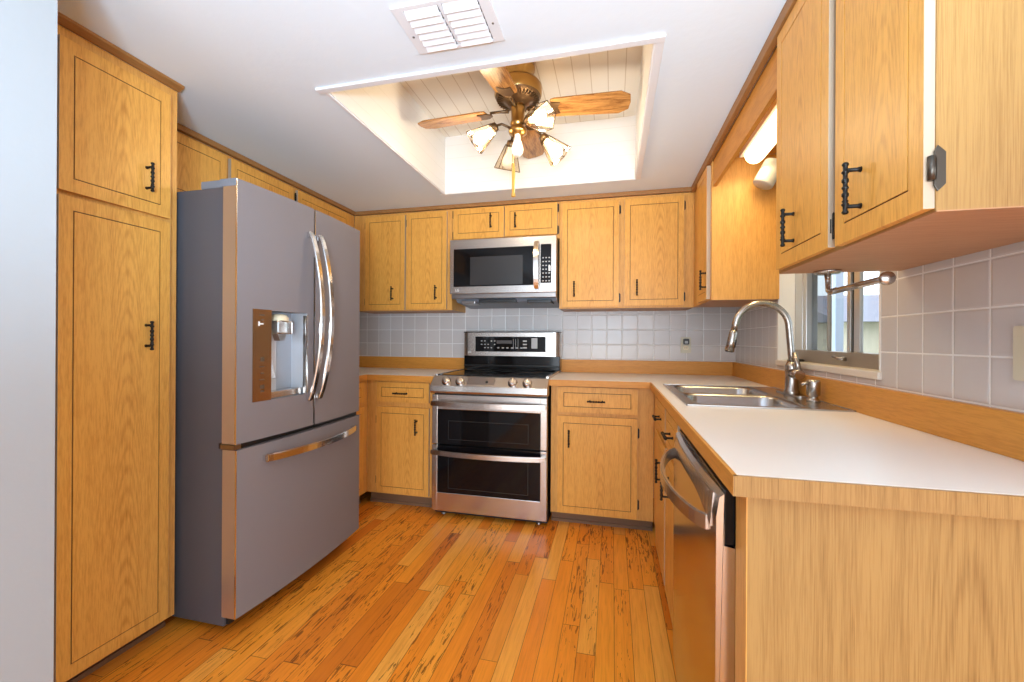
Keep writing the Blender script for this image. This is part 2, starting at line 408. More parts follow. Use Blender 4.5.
mb.rbox(RX0 - .014, RX0 - .001, RY0, RY1, ZC - .006, ZC, TRIMW, 'y', .002); mb.rbox(RX1 + .001, RX1 + tw, RY0, RY1, ZC - tz * .7, ZC, TRIMW, 'y', .003)
struct(mb.obj('trim_1'))

# ------------------------------------------------------------------ hardware
def handle_mesh():
    mb = MB(); L = .108; prof = []
    for i in range(41):
        t = -L / 2 + L * i / 40; a = abs(t) / (L / 2)
        r = .0042 + (.0022 if a < .5 and int((t + 1) / .0075) % 2 else 0)
        if .56 < a < .66: r = .0068
        if .66 <= a < .8: r = .0044
        if .88 < a < .97: r = .0062
        if a >= .97: r = .004
        prof.append((r, t))
    prof = [(0, -L / 2)] + prof + [(0, L / 2)]
    mb.lathe(prof, BLACKI, 10, Matrix.Translation((0, -.028, 0)))
    for s in (-1, 1): mb.tube([(0, 0, s * .038), (0, -.006, s * .038), (0, -.029, s * .038)], [.0062, .0042, .0042], BLACKI, 8)
    return mb.mesh('handle')
def hinge_mesh():
    mb = MB()
    mb.prism([(-.001, -.028), (.004, -.032), (.011, -.024), (.011, .024), (.004, .032), (-.001, .028)], 'y', -.0035, 0, BLACKI)
    mb.tube([(-.004, -.006, -.017), (-.004, -.006, .017)], .0052, BLACKI, 8)
    return mb.mesh('hinge')
HANDLE, HINGE = handle_mesh(), hinge_mesh()

def front_mesh(w, h, t, ins, insz, mat):
    """slab door or drawer front with a routed line; centred on the origin, face towards -y, back at y=0"""
    mb = MB(); g = .0035; d = .003
    X0, X1, Z0, Z1 = -w / 2, w / 2, -h / 2, h / 2
    mb.box(X0, X1, -t + d, 0, Z0, Z1, mat)
    mb.box(X0 + ins - .001, X1 - ins + .001, -t + d - .0004, -t + d, Z0 + insz - .001, Z1 - insz + .001, GROOVE)
    for a in ((X0, X0 + ins, Z0, Z1), (X1 - ins, X1, Z0, Z1), (X0 + ins, X1 - ins, Z0, Z0 + insz), (X0 + ins, X1 - ins, Z1 - insz, Z1)):
        mb.box(a[0], a[1], -t, -t + d, a[2], a[3], mat)
    mb.box(X0 + ins + g, X1 - ins - g, -t, -t + d, Z0 + insz + g, Z1 - insz - g, mat)
    for sx in (X0 - .0006, X1 - .0002): mb.box(sx, sx + .0008, -t + .0002, -.0002, Z0 + .0004, Z1 - .0004, EDGEP)
    return mb.mesh('door')

def cabinet(name, label, cat, loc, rz, W, D, z0, z1, fronts, toe=0, group=None, frame_mat=OAKF, t=.02, stiles=None, body_mat=None, under=None):
    """local: x across, face frame front at y=0, body towards +y. fronts: (kind, x0, x1, z0, z1, handle x, handle z, horizontal, hinges)"""
    root = thing(name, label, cat, (loc[0], loc[1], 0), rz, group)
    bm_ = body_mat or OAKF; un = under or bm_
    mb = MB(); p = .016
    zb = z0 + toe
    mb.box(0, p, .02, D, zb, z1, bm_); mb.box(W - p, W, .02, D, zb, z1, bm_)
    mb.box(p, W - p, .02, D, zb, zb + p, un)
    if 'sink' not in name: mb.box(p, W - p, .02, D, z1 - p, z1, bm_)
    mb.box(p, W - p, .02, .03, z1 - .06, z1, bm_); mb.box(p, W - p, D - .006, D, zb + p, z1 - p, bm_)
    if under: mb.box(0, W, .001, D, zb - .002, zb, un)
    mb.obj('carcass', root)
    # face frame: stiles and rails around the openings
    mb = MB(); xs = sorted(set([0.0, W])); b = .012
    zlo = min(f[3] for f in fronts); zhi = max(f[4] for f in fronts)
    xlo = min(f[1] for f in fronts); xhi = max(f[2] for f in fronts)
    mb.box(0, xlo + b, 0, .02, zb, z1, frame_mat); mb.box(xhi - b, W, 0, .02, zb, z1, frame_mat)
    mb.box(xlo + b, xhi - b, 0, .02, zb, zlo + b, frame_mat); mb.box(xlo + b, xhi - b, 0, .02, zhi - b, z1, frame_mat)
    cols = sorted(set((round(f[1], 3), round(f[2], 3)) for f in fronts))
    for (a0, a1), (b0, b1) in zip(cols, cols[1:]):
        if b0 >= a1 - .002: mb.box(a1 - b, b0 + b, .0004, .02, zlo + b, zhi - b, frame_mat)
    for c in cols:
        rows = sorted([(f[3], f[4]) for f in fronts if (round(f[1], 3), round(f[2], 3)) == c])
        for (a0, a1), (b0, b1) in zip(rows, rows[1:]): mb.box(c[0] + b, c[1] - b, .0008, .02, a1 - b, b0 + b, frame_mat)
    mb.obj('face_frame', root)
    if toe:
        MB().box(.0, W, .055, .07, z0, zb + .01, TOE).box(.0, W, .045, .055, z0, z0 + .018, TOE).obj('toe_kick', root)
    for (kind, x0, x1, a, c, hx, hz, hor, hinges) in fronts:
        w, h = x1 - x0, c - a; cx, cz = (x0 + x1) / 2, (a + c) / 2
        ins = .036 if kind == 'door' else .038; insz = .042 if kind == 'door' else .034
        d = put(kind, front_mesh(w, h, t, ins, insz, OAK), root, (cx, 0, cz))
        if hx is not None:
            o = put('handle', HANDLE, d, (hx - cx, -t, hz - cz), (0, pi / 2 if hor else 0, 0))
        for (side, hz_) in hinges:
            hh = put('hinge', HINGE, d, (side * (w / 2), -.004, hz_ - cz), (0, 0 if side > 0 else pi, 0))
    return root

R90, RM90 = pi / 2, -pi / 2
UB, UT = 1.38, 2.135
# ---- back wall, upper cabinets (face frame at y = 2.95)
def hp(x0, lo=1.45, hi=2.07, s=1): return [(s, lo), (s, hi)]
cabinet('wall_cabinet', 'oak two-door wall cabinet between the refrigerator and the microwave', 'cabinet', (-2.0, 2.95), 0, .83, .298, UB, UT,
        [('door', .108, .448, 1.385, 2.112, .35, 1.51, 0, [(-1, 1.45), (-1, 2.05)]), ('door', .466, .791, 1.388, 2.120, .71, 1.51, 0, [(-1, 2.05)])], group=None, under=OAKU)
cabinet('wall_cabinet', 'short oak two-door wall cabinet directly above the microwave', 'cabinet', (-1.168, 2.95), 0, .80, .298, 1.875, UT,
        [('door', .012, .400, 1.902, 2.128, .305, 2.022, 0, [(-1, 1.935), (-1, 2.09)]), ('door', .408, .786, 1.905, 2.128, .488, 2.012, 0, [(1, 1.935), (1, 2.09)])])
cabinet('wall_cabinet', 'oak two-door wall cabinet above the outlet, between microwave and corner', 'cabinet', (-.366, 2.95), 0, .882, .298, UB, UT,
        [('door', .019, .406, 1.388, 2.112, .106, 1.512, 0, [(1, 1.45), (1, 2.05)]), ('door', .441, .818, 1.391, 2.112, .522, 1.512, 0, [(1, 1.45), (1, 2.05)])], under=OAKU)
# ---- left wall, uppers above the fridge (face frame at x = -2.0, local x -> +y)
cabinet('wall_cabinet', 'long oak three-door wall cabinet above the refrigerator', 'cabinet', (-2.0, 1.325), R90, 1.62, .298, 1.80, UT,
        [('door', .03, .470, 1.815, 2.118, None, 0, 0, []), ('door', .497, .945, 1.815, 2.118, None, 0, 0, []), ('door', .985, 1.53, 1.815, 2.118, None, 0, 0, [(-1, 2.07)])])
# ---- pantry (face frame x = -1.70)
cabinet('pantry_cabinet', 'tall oak pantry cabinet beside the left side of the refrigerator', 'cabinet', (-1.70, .931), R90, .388, .59, .0, 2.144,
        [('door', .010, .349, 1.624, 2.105, .263, 1.752, 0, []), ('door', .010, .349, .070, 1.608, .264, 1.168, 0, [])], toe=.055)
# ---- right wall (face frame x = .516, local x -> -y)
cabinet('wall_cabinet', 'single-door oak corner wall cabinet left of the window', 'cabinet', (.516, 2.948), RM90, .506, .325, UB, UT,
        [('door', .208, .475, 1.387, 2.115, .463, 1.493, 0, [])], under=OAKU)
r = cabinet('wall_cabinet', 'large oak two-door wall cabinet hanging nearest, above the peninsula counter', 'cabinet', (.516, 1.500), RM90, .667, .327, 1.376, UT,
        [('door', .020, .347, 1.384, 2.118, .152, 1.4845, 0, [(1, 1.435)]), ('door', .380, .664, 1.380, 2.116, .484, 1.480, 0, [(1, 1.445), (1, 2.06)])], t=.016, under=OAKU, body_mat=OAKP, frame_mat=OAKP)
# ---- base cabinets (z 0 .. .875)
cabinet('base_cabinet', 'oak base cabinet with one drawer and door left of the range', 'cabinet', (-1.68, 2.64), 0, .522, .60, 0, .874,
        [('drawer', .083, .477, .727, .862, .275, .789, 1, []), ('door', .083, .477, .097, .692, .39, .565, 0, [(-1, .18), (-1, .6)])], toe=.085)
cabinet('base_cabinet', 'oak base cabinet tucked behind the refrigerator in the left corner', 'cabinet', (-1.68, 2.135), R90, .503, .60, 0, .874,
        [('drawer', .02, .44, .727, .862, None, 0, 0, []), ('door', .02, .44, .097, .692, None, 0, 0, [])], toe=.085)
cabinet('base_cabinet', 'oak base cabinet with one drawer and door right of the range', 'cabinet', (-.376, 2.64), 0, .618, .60, 0, .874,
        [('drawer', .042, .525, .711, .868, .280, .785, 1, []), ('door', .042, .525, .084, .687, .116, .552, 0, [(1, .17), (1, .60)])], toe=.075)
cabinet('sink_base_cabinet', 'oak sink base cabinet with two false drawers beside the dishwasher', 'cabinet', (.244, 2.638), RM90, 1.092, .595, 0, .874,
        [('drawer', .29, .70, .711, .862, .525, .790, 1, []), ('drawer', .725, 1.065, .711, .862, .915, .790, 1, []),
         ('door', .29, .70, .09, .69, .625, .565, 0, []), ('door', .725, 1.065, .09, .69, .84, .565, 0, [(1, .2), (1, .6)])], toe=.08)
for d_ in r.children:
    if d_.name.startswith('door') and d_.location.x > .45:
        for h_ in [c for c in d_.children if c.name.startswith('hinge')]:
            hm = MB(); hm.prism([(0, -.028), (.005, -.038), (.016, -.026), (.016, .026), (.005, .038), (0, .028)], 'x', .0034, .0062, PEWTER, .0008)
            hm.tube([(.006, -.004, -.020), (.006, -.004, .020)], .0052, PEWTER, 10).box(.003, .0062, -.004, .003, -.018, .018, PEWTER)
            h_.data = hm.mesh('hinge')
# end panel of the peninsula
r = thing('end_panel', 'oak panel closing the near end of the peninsula counter', 'panel', (.54, .90, .4372))
MB().box(-.294, .303, -.038, -.020, -.4372, .4368, OAKP).obj('panel', r)
MB().box(-.296, -.274, -.0378, .030, -.4372, .4368, OAKF).obj('stile', r)

# crown trims along the tops of the cabinets, and the window valance
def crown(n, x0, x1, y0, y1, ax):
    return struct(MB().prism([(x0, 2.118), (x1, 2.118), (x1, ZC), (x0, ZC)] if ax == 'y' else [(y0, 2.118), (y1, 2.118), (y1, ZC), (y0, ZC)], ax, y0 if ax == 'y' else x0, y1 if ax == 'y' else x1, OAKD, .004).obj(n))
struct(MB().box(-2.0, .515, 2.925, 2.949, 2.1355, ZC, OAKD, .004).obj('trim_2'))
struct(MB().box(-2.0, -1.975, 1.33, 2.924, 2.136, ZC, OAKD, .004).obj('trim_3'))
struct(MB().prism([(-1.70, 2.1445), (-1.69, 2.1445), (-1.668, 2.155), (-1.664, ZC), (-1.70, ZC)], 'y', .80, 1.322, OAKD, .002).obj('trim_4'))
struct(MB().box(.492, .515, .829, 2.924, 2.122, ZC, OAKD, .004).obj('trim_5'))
v = thing('window_valance', 'straight oak valance board spanning the gap over the window', 'valance', (.53, 1.98, 2.06))
MB().box(-.010, .008, -.478, .458, -.072, .07, OAKY).obj('board', v)
MB().box(.009, .30, -.478, .458, .075, .10, OAKY).obj('soffit_panel', v)

# ------------------------------------------------------------------ countertops
CT, CB = .914, .8755
ct = thing('countertop', 'cream laminate corner countertop between refrigerator and range', 'countertop', (-2.0, 2.9, CB))
M = Matrix.Translation((2.0, -2.9, -CB))
MB().box(-2.298, -1.664, 2.14, 2.604, CB, CT, LAM, M=M).box(-2.298, -1.153, 2.604, 3.246, CB, CT, LAM, M=M).obj('laminate_top', ct)
MB().box(-1.664, -1.658, 2.14, 2.600, CB, CT - .001, OAKY, M=M).box(-1.664, -1.153, 2.597, 2.604, CB, CT - .001, OAKX, M=M).obj('edge_band', ct)
MB().box(-2.298, -1.153, 3.228, 3.248, CT + .0004, 1.011, OAKX, .002, M=M).box(-2.298, -2.278, 2.14, 3.228, CT + .0004, 1.011, OAKY, .002, M=M).obj('backsplash_board', ct)
SX0, SX1, SY0, SY1 = .272, .826, 1.695, 2.452       # sink outline
ct = thing('countertop', 'long cream laminate countertop with the sink, right of the range', 'countertop', (.5, 2.0, CB))
M = Matrix.Translation((-.5, -2.0, -CB)); i = .012
mb = MB()
mb.box(-.384, .843, 2.604, 3.246, CB, CT, LAM, M=M).box(.224, .843, SY1 - i, 2.604, CB, CT, LAM, M=M).box(.224, .843, .849, SY0 + i, CB, CT, LAM, M=M)
mb.box(.224, SX0 + i, SY0 + i, SY1 - i, CB, CT, LAM, M=M).box(SX1 - i, .843, SY0 + i, SY1 - i, CB, CT, LAM, M=M).obj('laminate_top', ct)
MB().box(-.384, .217, 2.597, 2.604, CB, CT - .001, OAKX, M=M).box(.216, .224, .842, 2.604, CB, CT - .001, OAKY, M=M).box(.2165, .843, .8415, .849, CB, CT - .001, oak('oak_end_edge', 'Z', (.38, .205, .064), (.17, .072, .016), .6, 1.2, .5, 1.2, 430, 10), M=M).obj('edge_band', ct)
MB().box(-.384, .823, 3.228, 3.248, CT + .0004, 1.011, OAKX, .002, M=M).box(.824, .844, .85, 3.248, CT + .0004, 1.011, OAKY, .002, M=M).obj('backsplash_board', ct)

# ------------------------------------------------------------------ sink, faucet, soap pump
def rrect(x0, x1, y0, y1, r, z, n=6):
    P = []
    for cx, cy, a0 in ((x1 - r, y1 - r, 0), (x0 + r, y1 - r, pi / 2), (x0 + r, y0 + r, pi), (x1 - r, y0 + r, 3 * pi / 2)):
        for k in range(n + 1):
            a = a0 + pi / 2 * k / n; P.append((cx + r * cos(a), cy + r * sin(a), z))
    return P
def rect_like(x0, x1, y0, y1, z, n=6):
    """same point count as rrect, laid on a sharp rectangle"""
    P = []
    for cx, cy, k0 in ((x1, y1, 0), (x0, y1, 1), (x0, y0, 2), (x1, y0, 3)):
        for k in range(n + 1): P.append((cx, cy, z))
    return P
sk = thing('kitchen_sink', 'stainless double bowl drop-in sink set into the cream counter', 'sink', (.55, 2.07, CT))
ox, oy = .55, 2.07
def bowl(x0, x1, y0, y1, cx0, cx1, cy0, cy1):
    mb = MB(); Z = .004
    a = lambda L: [(p[0] - ox, p[1] - oy, p[2]) for p in L]
    mb.loft([a(rrect(cx0, cx1, cy0, cy1, .001, Z)), a(rrect(x0, x1, y0, y1, .06, Z)), a(rrect(x0 + .006, x1 - .006, y0 + .006, y1 - .006, .06, -.006)),
             a(rrect(x0 + .016, x1 - .016, y0 + .016, y1 - .016, .055, -.13)), a(rrect(x0 + .04, x1 - .04, y0 + .04, y1 - .04, .05, -.165)),
             a(rrect(x0 + .15, x1 - .15, y0 + .12, y1 - .12, .02, -.172))], SINKM, cap1=True)
    return mb.obj('bowl', sk)
bowl(.312, .690, 1.735, 2.062, SX0 + .002, .71, SY0 + .002, 2.0735)
bowl(.312, .690, 2.085, 2.412, SX0 + .002, .71, 2.0735, SY1 - .002)
mb = MB(); mb.box(.71 - ox, SX1 - .001 - ox, SY0 + .001 - oy, SY1 - .001 - oy, .001, .004, SINKM)
for a in ((SX0, SX1, SY0, SY0 + .006), (SX0, SX1, SY1 - .006, SY1), (SX0, SX0 + .006, SY0, SY1), (SX1 - .006, SX1, SY0, SY1)):
    mb.box(a[0] - ox, a[1] - ox, a[2] - oy, a[3] - oy, .0002, .0062, SINKM, .0012)
mb.obj('rim', sk)
for cy in (1.90, 2.25):
    MB().lathe([(0, .004), (.018, .003), (.034, .005), (.042, .002), (.042, 0)], CHROME, 20).obj('drain', sk, (.50 - ox, cy - oy, -.172))
fz = CT + .0045
fc = thing('faucet', 'tall brushed nickel gooseneck pull-down faucet behind the sink', 'faucet', (.792, 2.15, fz))
MB().rbox(-.026, .026, -.125, .125, 0, .007, NICKEL, 'z', .024, 6).obj('deck_plate', fc)
MB().lathe([(.031, .007), (.031, .016), (.027, .022), (.0255, .09), (.0265, .10), (.0265, .128), (.024, .136), (.0175, .15), (0, .15)], NICKEL, 24).obj('body', fc)
# neck: leans slightly back then sweeps over towards the bowls
pts = []; cx, cz, rr = -.124, .303, .112
for k in range(5): pts.append((.002 - .014 * k / 4, 0, .14 + (.303 - .14) * k / 4))
for k in range(1, 17):
    a = pi * .955 * k / 16; pts.append((cx + rr * cos(a) , 0, cz + rr * sin(a)))
e = pts[-1]; pts.append((e[0] - .006, 0, e[2] - .03)); 
pts = [(x * 1.02, -.02 * min(1, max(0, -x / .2)), z) for x, y, z in pts]
MB().tube(pts, .0145, NICKEL, 14).obj('neck', fc)
e = Vector(pts[-1]); d = (e - Vector(pts[-2])).normalized()
MB().tube([e, e + d * .012, e + d * .05, e + d * .098], [.0155, .0175, .0185, .0205], NICKEL, 14).tube([e + d * .098, e + d * .101], [.017, .015], BLACKP, 12).tube([e + d * .045 + Vector((.015, -.006, .004)), e + d * .085 + Vector((.017, -.006, .004))], .0058, BLACKP, 8).obj('spray_head', fc)
MB().tube([(0, -.015, .098), (.008, -.068, .094)], [.023, .022], NICKEL, 18).tube([(.008, -.052, .10), (.004, -.050, .14), (-.004, -.044, .19)], [.014, .0115, .008], NICKEL, 10).obj('lever_handle', fc)
sp = thing('soap_dispenser', 'short brushed nickel soap dispenser beside the faucet', 'soap dispenser', (.787, 1.925, fz))
MB().lathe([(0, 0), (.024, 0), (.024, .006), (.017, .012), (.016, .02), (.0235, .026), (.024, .078), (.021, .086), (0, .087)], NICKEL, 20).obj('pump_body', sp)
MB().tube([(0, 0, .07), (-.03, 0, .072), (-.042, 0, .066)], [.007, .007, .006], NICKEL, 8).obj('nozzle', sp)

# ------------------------------------------------------------------ refrigerator
FX = -1.40
fr = thing('refrigerator', 'grey french-door refrigerator with ice and water dispenser', 'refrigerator', (-1.8, 1.715, 0))
fo = Vector((-1.8, 1.715, 0)); T = Matrix.Translation(-fo)
YL, YR, YM = 1.313, 2.117, 1.715
def fxc(y, bulge=.024): return FX + bulge * (1 - ((y - YM) / .402) ** 2)
def door_solid(y0, y1, z0, z1, holes=None, back=-1.464, seg=14):
    """curved-front slab; front faces with the door finish, the edges satin steel"""
    mb = MB(); ys = sorted(set([y0 + (y1 - y0) * k / seg for k in range(seg + 1)] + ([holes[0], holes[1]] if holes else [])))
    zs = sorted(set([z0, z1] + ([holes[2], holes[3]] if holes else [])))
    b = bmesh.new(); F = {}
    for j, y in enumerate(ys):
        for k, z in enumerate(zs): F[j, k] = b.verts.new((fxc(y), y, z))
    for j in range(len(ys) - 1):
        for k in range(len(zs) - 1):
            if holes and holes[0] - 1e-6 <= ys[j] and ys[j + 1] <= holes[1] + 1e-6 and abs(zs[k] - holes[2]) < 1e-6: continue
            b.faces.new((F[j, k], F[j + 1, k], F[j + 1, k + 1], F[j, k + 1])).smooth = True
    mb.add(b, FRIDGE)
    for y in (y0, y1):
        x1 = fxc(y)
        mb.quad([(x1, y, z0), (x1, y, z1), (back, y, z1), (back, y, z0)] if y == y1 else [(back, y, z0), (back, y, z1), (x1, y, z1), (x1, y, z0)], FEDGE)
    for z in (z0, z1):
        b = bmesh.new(); A = [b.verts.new((fxc(y), y, z)) for y in ys] + [b.verts.new((back, y1, z)), b.verts.new((back, y0, z))]
        b.faces.new(A); mb.add(b, FRIDGE)
    mb.quad([(back, y0, z0), (back, y1, z0), (back, y1, z1), (back, y0, z1)], FEDGE)
    # thin bright hem where the front skin folds over
    for y, s in ((y0, 1),):
        x1 = fxc(y); mb.box(x1 - .004, x1 + .0006, y - .0006, y + .0025, z0, z1, CHROME)
    return mb
mb = MB(); mb.box(-2.27, -1.474, 1.335, 2.10, .03, 1.752, FSIDE, .004, M=T)
for x, y in ((-2.2, 1.40), (-2.2, 2.04), (-1.56, 1.42), (-1.56, 2.04)): mb.box(x - .02, x + .02, y - .02, y + .02, 0, .032, BLACKP, M=T)
mb.box(-1.476, -1.46, 1.345, 2.09, .035, .10, BLACKP, M=T); mb.box(-1.476, -1.464, 1.34, 2.095, .10, 1.745, BLACKP, M=T)
mb.obj('case', fr)
DZ0, DZ1 = .752, 1.773
HY0, HY1, HZ0, HZ1 = 1.466, 1.668, .905, 1.276
ld = put('door', door_solid(YL, 1.7115, DZ0, DZ1, (HY0, HY1, HZ0, HZ1)).mesh('door'), fr, -fo)
rd = put('door', door_solid(1.7185, YR, DZ0, DZ1).mesh('door'), fr, -fo)
fd = put('freezer_drawer', door_solid(YL + .003, YR + .005, .082, .728).mesh('freezer_drawer'), fr, -fo)
MB().box(-1.49, -1.41, YL + .01, YR - .01, .729, .751, BLACKP).box(-1.47, -1.405, YL, YL + .03, .731, .749, STEELD).obj('hinge_strip', fr, -fo)
# dispenser
MB().loft([[(fxc(y) + .003, y, z) for y, z in ((1.381, .905), (1.466, .905), (1.466, 1.278), (1.381, 1.278))], [(fxc(y) - .004, y, z) for y, z in ((1.381, .905), (1.466, .905), (1.466, 1.278), (1.381, 1.278))]], BRONZE, True, True, False).obj('control_panel', ld)
mb = MB()
for z, hw, hh in ((1.235, .006, .004), (1.075, .009, .009), (1.045, .013, .002), (1.018, .008, .003), (.992, .013, .002), (.963, .010, .008), (.945, .008, .004), (1.255, .014, .003)):
    mb.box(FX + .012, fxc(1.424) + .0036, 1.424 - hw, 1.424 + hw, z - hh, z + hh, DMARK)
mb.box(FX + .012, fxc(1.420) + .0038, 1.406, 1.428, 1.216, 1.222, MARK); mb.box(FX + .012, fxc(1.41) + .0039, 1.404, 1.411, 1.210, 1.228, MARK)
mb.obj('printed_marks', ld)
mb = MB(); cb = -1.462
mb.quad([(cb, HY0, HZ0), (cb, HY1, HZ0), (cb, HY1, HZ1), (cb, HY0, HZ1)], CAV)
for y in (HY0, HY1): mb.quad([(cb, y, HZ0), (fxc(y), y, HZ0), (fxc(y), y, HZ1), (cb, y, HZ1)], CAVL)
for z in (HZ0, HZ1): mb.quad([(cb, HY0, z), (fxc(HY0), HY0, z), (fxc(HY1), HY1, z), (cb, HY1, z)], PANELG)
mb.box(fxc(HY1) - .012, fxc(HY1) + .004, HY1 - .013, HY1 + .004, HZ0, HZ1 - .01, CHROME, .003)
mb.rbox(cb, cb + .022, 1.475, 1.56, .93, 1.19, CAVL, 'z', .010)
mb.obj('dispenser_cavity', ld)
MB().box(cb, FX + .008, HY0 + .004, HY1 - .016, HZ0, HZ0 + .030, STEEL, .004).obj('drip_tray', ld)
MB().box(-1.458, -1.392, 1.508, 1.598, 1.178, 1.238, CHROME, .008).prism([(1.53, 1.178), (1.58, 1.178), (1.567, 1.150), (1.543, 1.150)], 'x', -1.45, -1.41, STEELD).lathe([(.038, 0), (.038, .012), (.028, .026), (0, .03)], CREAM, 20, Matrix.Translation((-1.425, 1.553, 1.238))).obj('ice_spout', ld)
MB().quad([(cb + .02, 1.475, .99), (cb + .055, 1.515, .99), (cb + .03, 1.505, 1.14), (cb + .005, 1.475, 1.14)], CHROME).obj('dispenser_paddle', ld)
# bowed door handles
def bow(y, parent):
    pts = []
    for k in range(25):
        t = k / 24; z = .872 + (1.655 - .872) * t; pts.append((-1.376 + .066 * sin(pi * t) ** .75 + .006, y, z))
    MB().band(pts, (1, 0, 0), .0145, CHROME, .013, (0, 1, 0)).box(-1.39, -1.362, y - .01, y + .01, .876, .90, CHROME).box(-1.39, -1.362, y - .01, y + .01, 1.628, 1.652, CHROME).obj('handle', parent)
bow(1.672, ld); bow(1.738, rd)
pts = []
for k in range(25):
    t = k / 24; y = 1.425 + (2.050 - 1.425) * t; pts.append((fxc(y) + .012 + .045 * sin(pi * t) ** .7, y, .672))
MB().band(pts, (1, 0, 0), .0155, CHROME, .011).box(fxc(1.44) - .004, fxc(1.44) + .026, 1.43, 1.45, .66, .684, CHROME).box(fxc(2.04) - .004, fxc(2.04) + .026, 2.025, 2.045, .66, .684, CHROME).obj('handle', fd)
for y0, y1 in ((1.336, 1.405), (2.03, 2.098)):
    MB().box(-1.60, -1.474, y0, y1, 1.7525, 1.783, PANELG, .004).box(-1.478, -1.402, y0 - .0245, y1 - .02, 1.745, 1.7745, PANELG, .002).box(-1.50, -1.44, y0 + .01, y1 - .02, 1.7745, 1.790, PANELG, .003).lathe([(.007, 0), (.007, .007), (0, .008)], BLACKP, 10, Matrix.Translation((-1.52, y0 + .03, 1.783))).obj('hinge_cover', fr, -fo)

# ------------------------------------------------------------------ range
RL, RR = -1.149, -.387
rg = thing('range', 'stainless double oven electric range with black glass doors', 'range', (-.768, 2.9, 0)); ro = Vector((-.768, 2.9, 0))
mb = MB(); mb.box(RL + .004, RR - .004, 2.60, 3.22, .014, .905, BLACKP)
for x in (RL + .06, RR - .06):
    for y in (2.62, 3.15): mb.lathe([(.016, 0), (.016, .012), (.009, .014), (.009, .036)], STEELD, 10, Matrix.Translation((x, y, 0)))
mb.obj('body', rg, -ro)
def oven_door(z0, z1, gz0, gz1, hz):
    yF = 2.55; gx0, gx1 = -1.109, -.429
    mb = MB(); mb.box(RL + .002, gx0, yF, 2.598, z0, z1, STEEL, .003); mb.box(gx1, RR - .002, yF, 2.598, z0, z1, STEEL, .003)
    if gz0 - z0 > .01: mb.box(gx0 - .002, gx1 + .002, yF, 2.598, z0, gz0, STEEL, .003)
    if z1 - gz1 > .01: mb.box(gx0 - .002, gx1 + .002, yF, 2.598, gz1, z1, STEEL, .003)
    d = mb.obj('oven_door', rg, -ro)
    MB().box(gx0, gx1, yF + .001, 2.596, max(gz0, z0), min(gz1, z1), BLACKG).obj('glass', d)
    w0, w1 = gz0 + .03, gz1 - .075
    mb = MB(); c = plain('oven_window_frit', (.035, .034, .035), .12)
    for a in ((gx0 + .075, gx1 - .075, w0, w0 + .003), (gx0 + .075, gx1 - .075, w1, w1 + .003), (gx0 + .075, gx0 + .078, w0, w1), (gx1 - .078, gx1 - .075, w0, w1)):
        mb.box(a[0], a[1], yF + .0006, yF + .0012, a[2], a[3], c)
    mb.obj('window_outline', d)
    pts = []
    for k in range(21):
        t = k / 20; pts.append((RL + .006 + (RR - RL - .012) * t, yF - .022 - .042 * sin(pi * t) ** .8, hz))
    MB().band(pts, (0, -1, 0), .0155, STEEL, .014).box(RL + .006, RL + .035, yF - .024, yF + .002, hz - .013, hz + .013, STEEL, .003).box(RR - .035, RR - .006, yF - .024, yF + .002, hz - .013, hz + .013, STEEL, .003).obj('handle', d)
oven_door(.479, .800, .481, .706, .747)
oven_door(.044, .473, .164, .469, .432)
mb = MB()
prof = [(2.530, .814), (2.520, .826), (2.526, .862), (2.588, .917), (2.61, .921), (2.64, .921), (2.64, .810), (2.538, .810)]
mb.prism(prof, 'x', RL - .002, RR + .002, STEEL, .002)
mb.box(RL + .01, RR - .01, 2.57, 2.60, .795, .812, BLACKP)
cp = mb.obj('control_fascia', rg, -ro)
nrm = Vector((0, -.045, .056)).normalized(); Mk = Matrix.Translation((0, 2.5535, .8895)) @ Matrix.Rotation(rad(51), 4, 'X')
MB().box(-.905 , -.725, -.034, .034, 0, .0012, STEELD, M=Mk).lathe([(.009, 0), (.009, .004), (0, .005)], BLACKP, 12, Mk @ Matrix.Translation((-.775, 0, 0))).obj('touch_panel', cp)
for x in (-1.049, -.955, -.606, -.513):
    MB().lathe([(.030, 0), (.030, .004), (0, .004)], BLACKP, 24).lathe([(.027, .004), (.0255, .02), (.020, .024), (0, .024)], STEEL, 24).box(-.0045, .0045, -.022, .022, .02, .032, STEEL, .002).obj('knob', cp, (x, 2.553, .888), (rad(51), 0, .25))
mb = MB(); mb.box(RL + .016, RR - .016, 2.62, 3.15, .905, .926, BLACKG, .002)
ck = mb.obj('cooktop', rg, -ro)
MB().box(RL - .002, RL + .016, 2.60, 3.15, .90, .93, STEEL, .003).obj('side_trim', ck)
MB().box(RR - .018, RR + .002, 2.60, 3.15, .90, .932, STEEL, .003).obj('side_trim', ck)
mb = MB(); ring = plain('burner_ring_print', (.10, .10, .10), .2)
for x, y, q in ((-.95, 2.78, .105), (-.58, 2.78, .12), (-.95, 3.03, .08), (-.58, 3.03, .08), (-.767, 3.04, .05)):
    mb.lathe([(q, .0002), (q, .0006), (q - .004, .0006), (q - .004, .0002)], ring, 32, Matrix.Translation((x, y, .926)))
mb.obj('burner_rings', ck)
mb = MB(); mb.box(-1.134, -.380, 3.12, 3.225, .93, 1.04, BLACKG, .004); mb.box(-1.132, -.382, 3.105, 3.125, .955, .965, BLACKP, .003)
mb.box(-1.132, -.381, 3.10, 3.225, 1.212, 1.222, BLACKP, .003)
bgd = mb.obj('backguard', rg, -ro)
MB().rbox(-1.137, -.377, 3.088, 3.225, 1.036, 1.214, STEEL, 'z', .045, 6).obj('backguard_panel', bgd)
MB().box(-1.030, -.483, 3.0855, 3.09, 1.069, 1.183, BLACKG).obj('display', bgd)
mb = MB(); yy = 3.0848
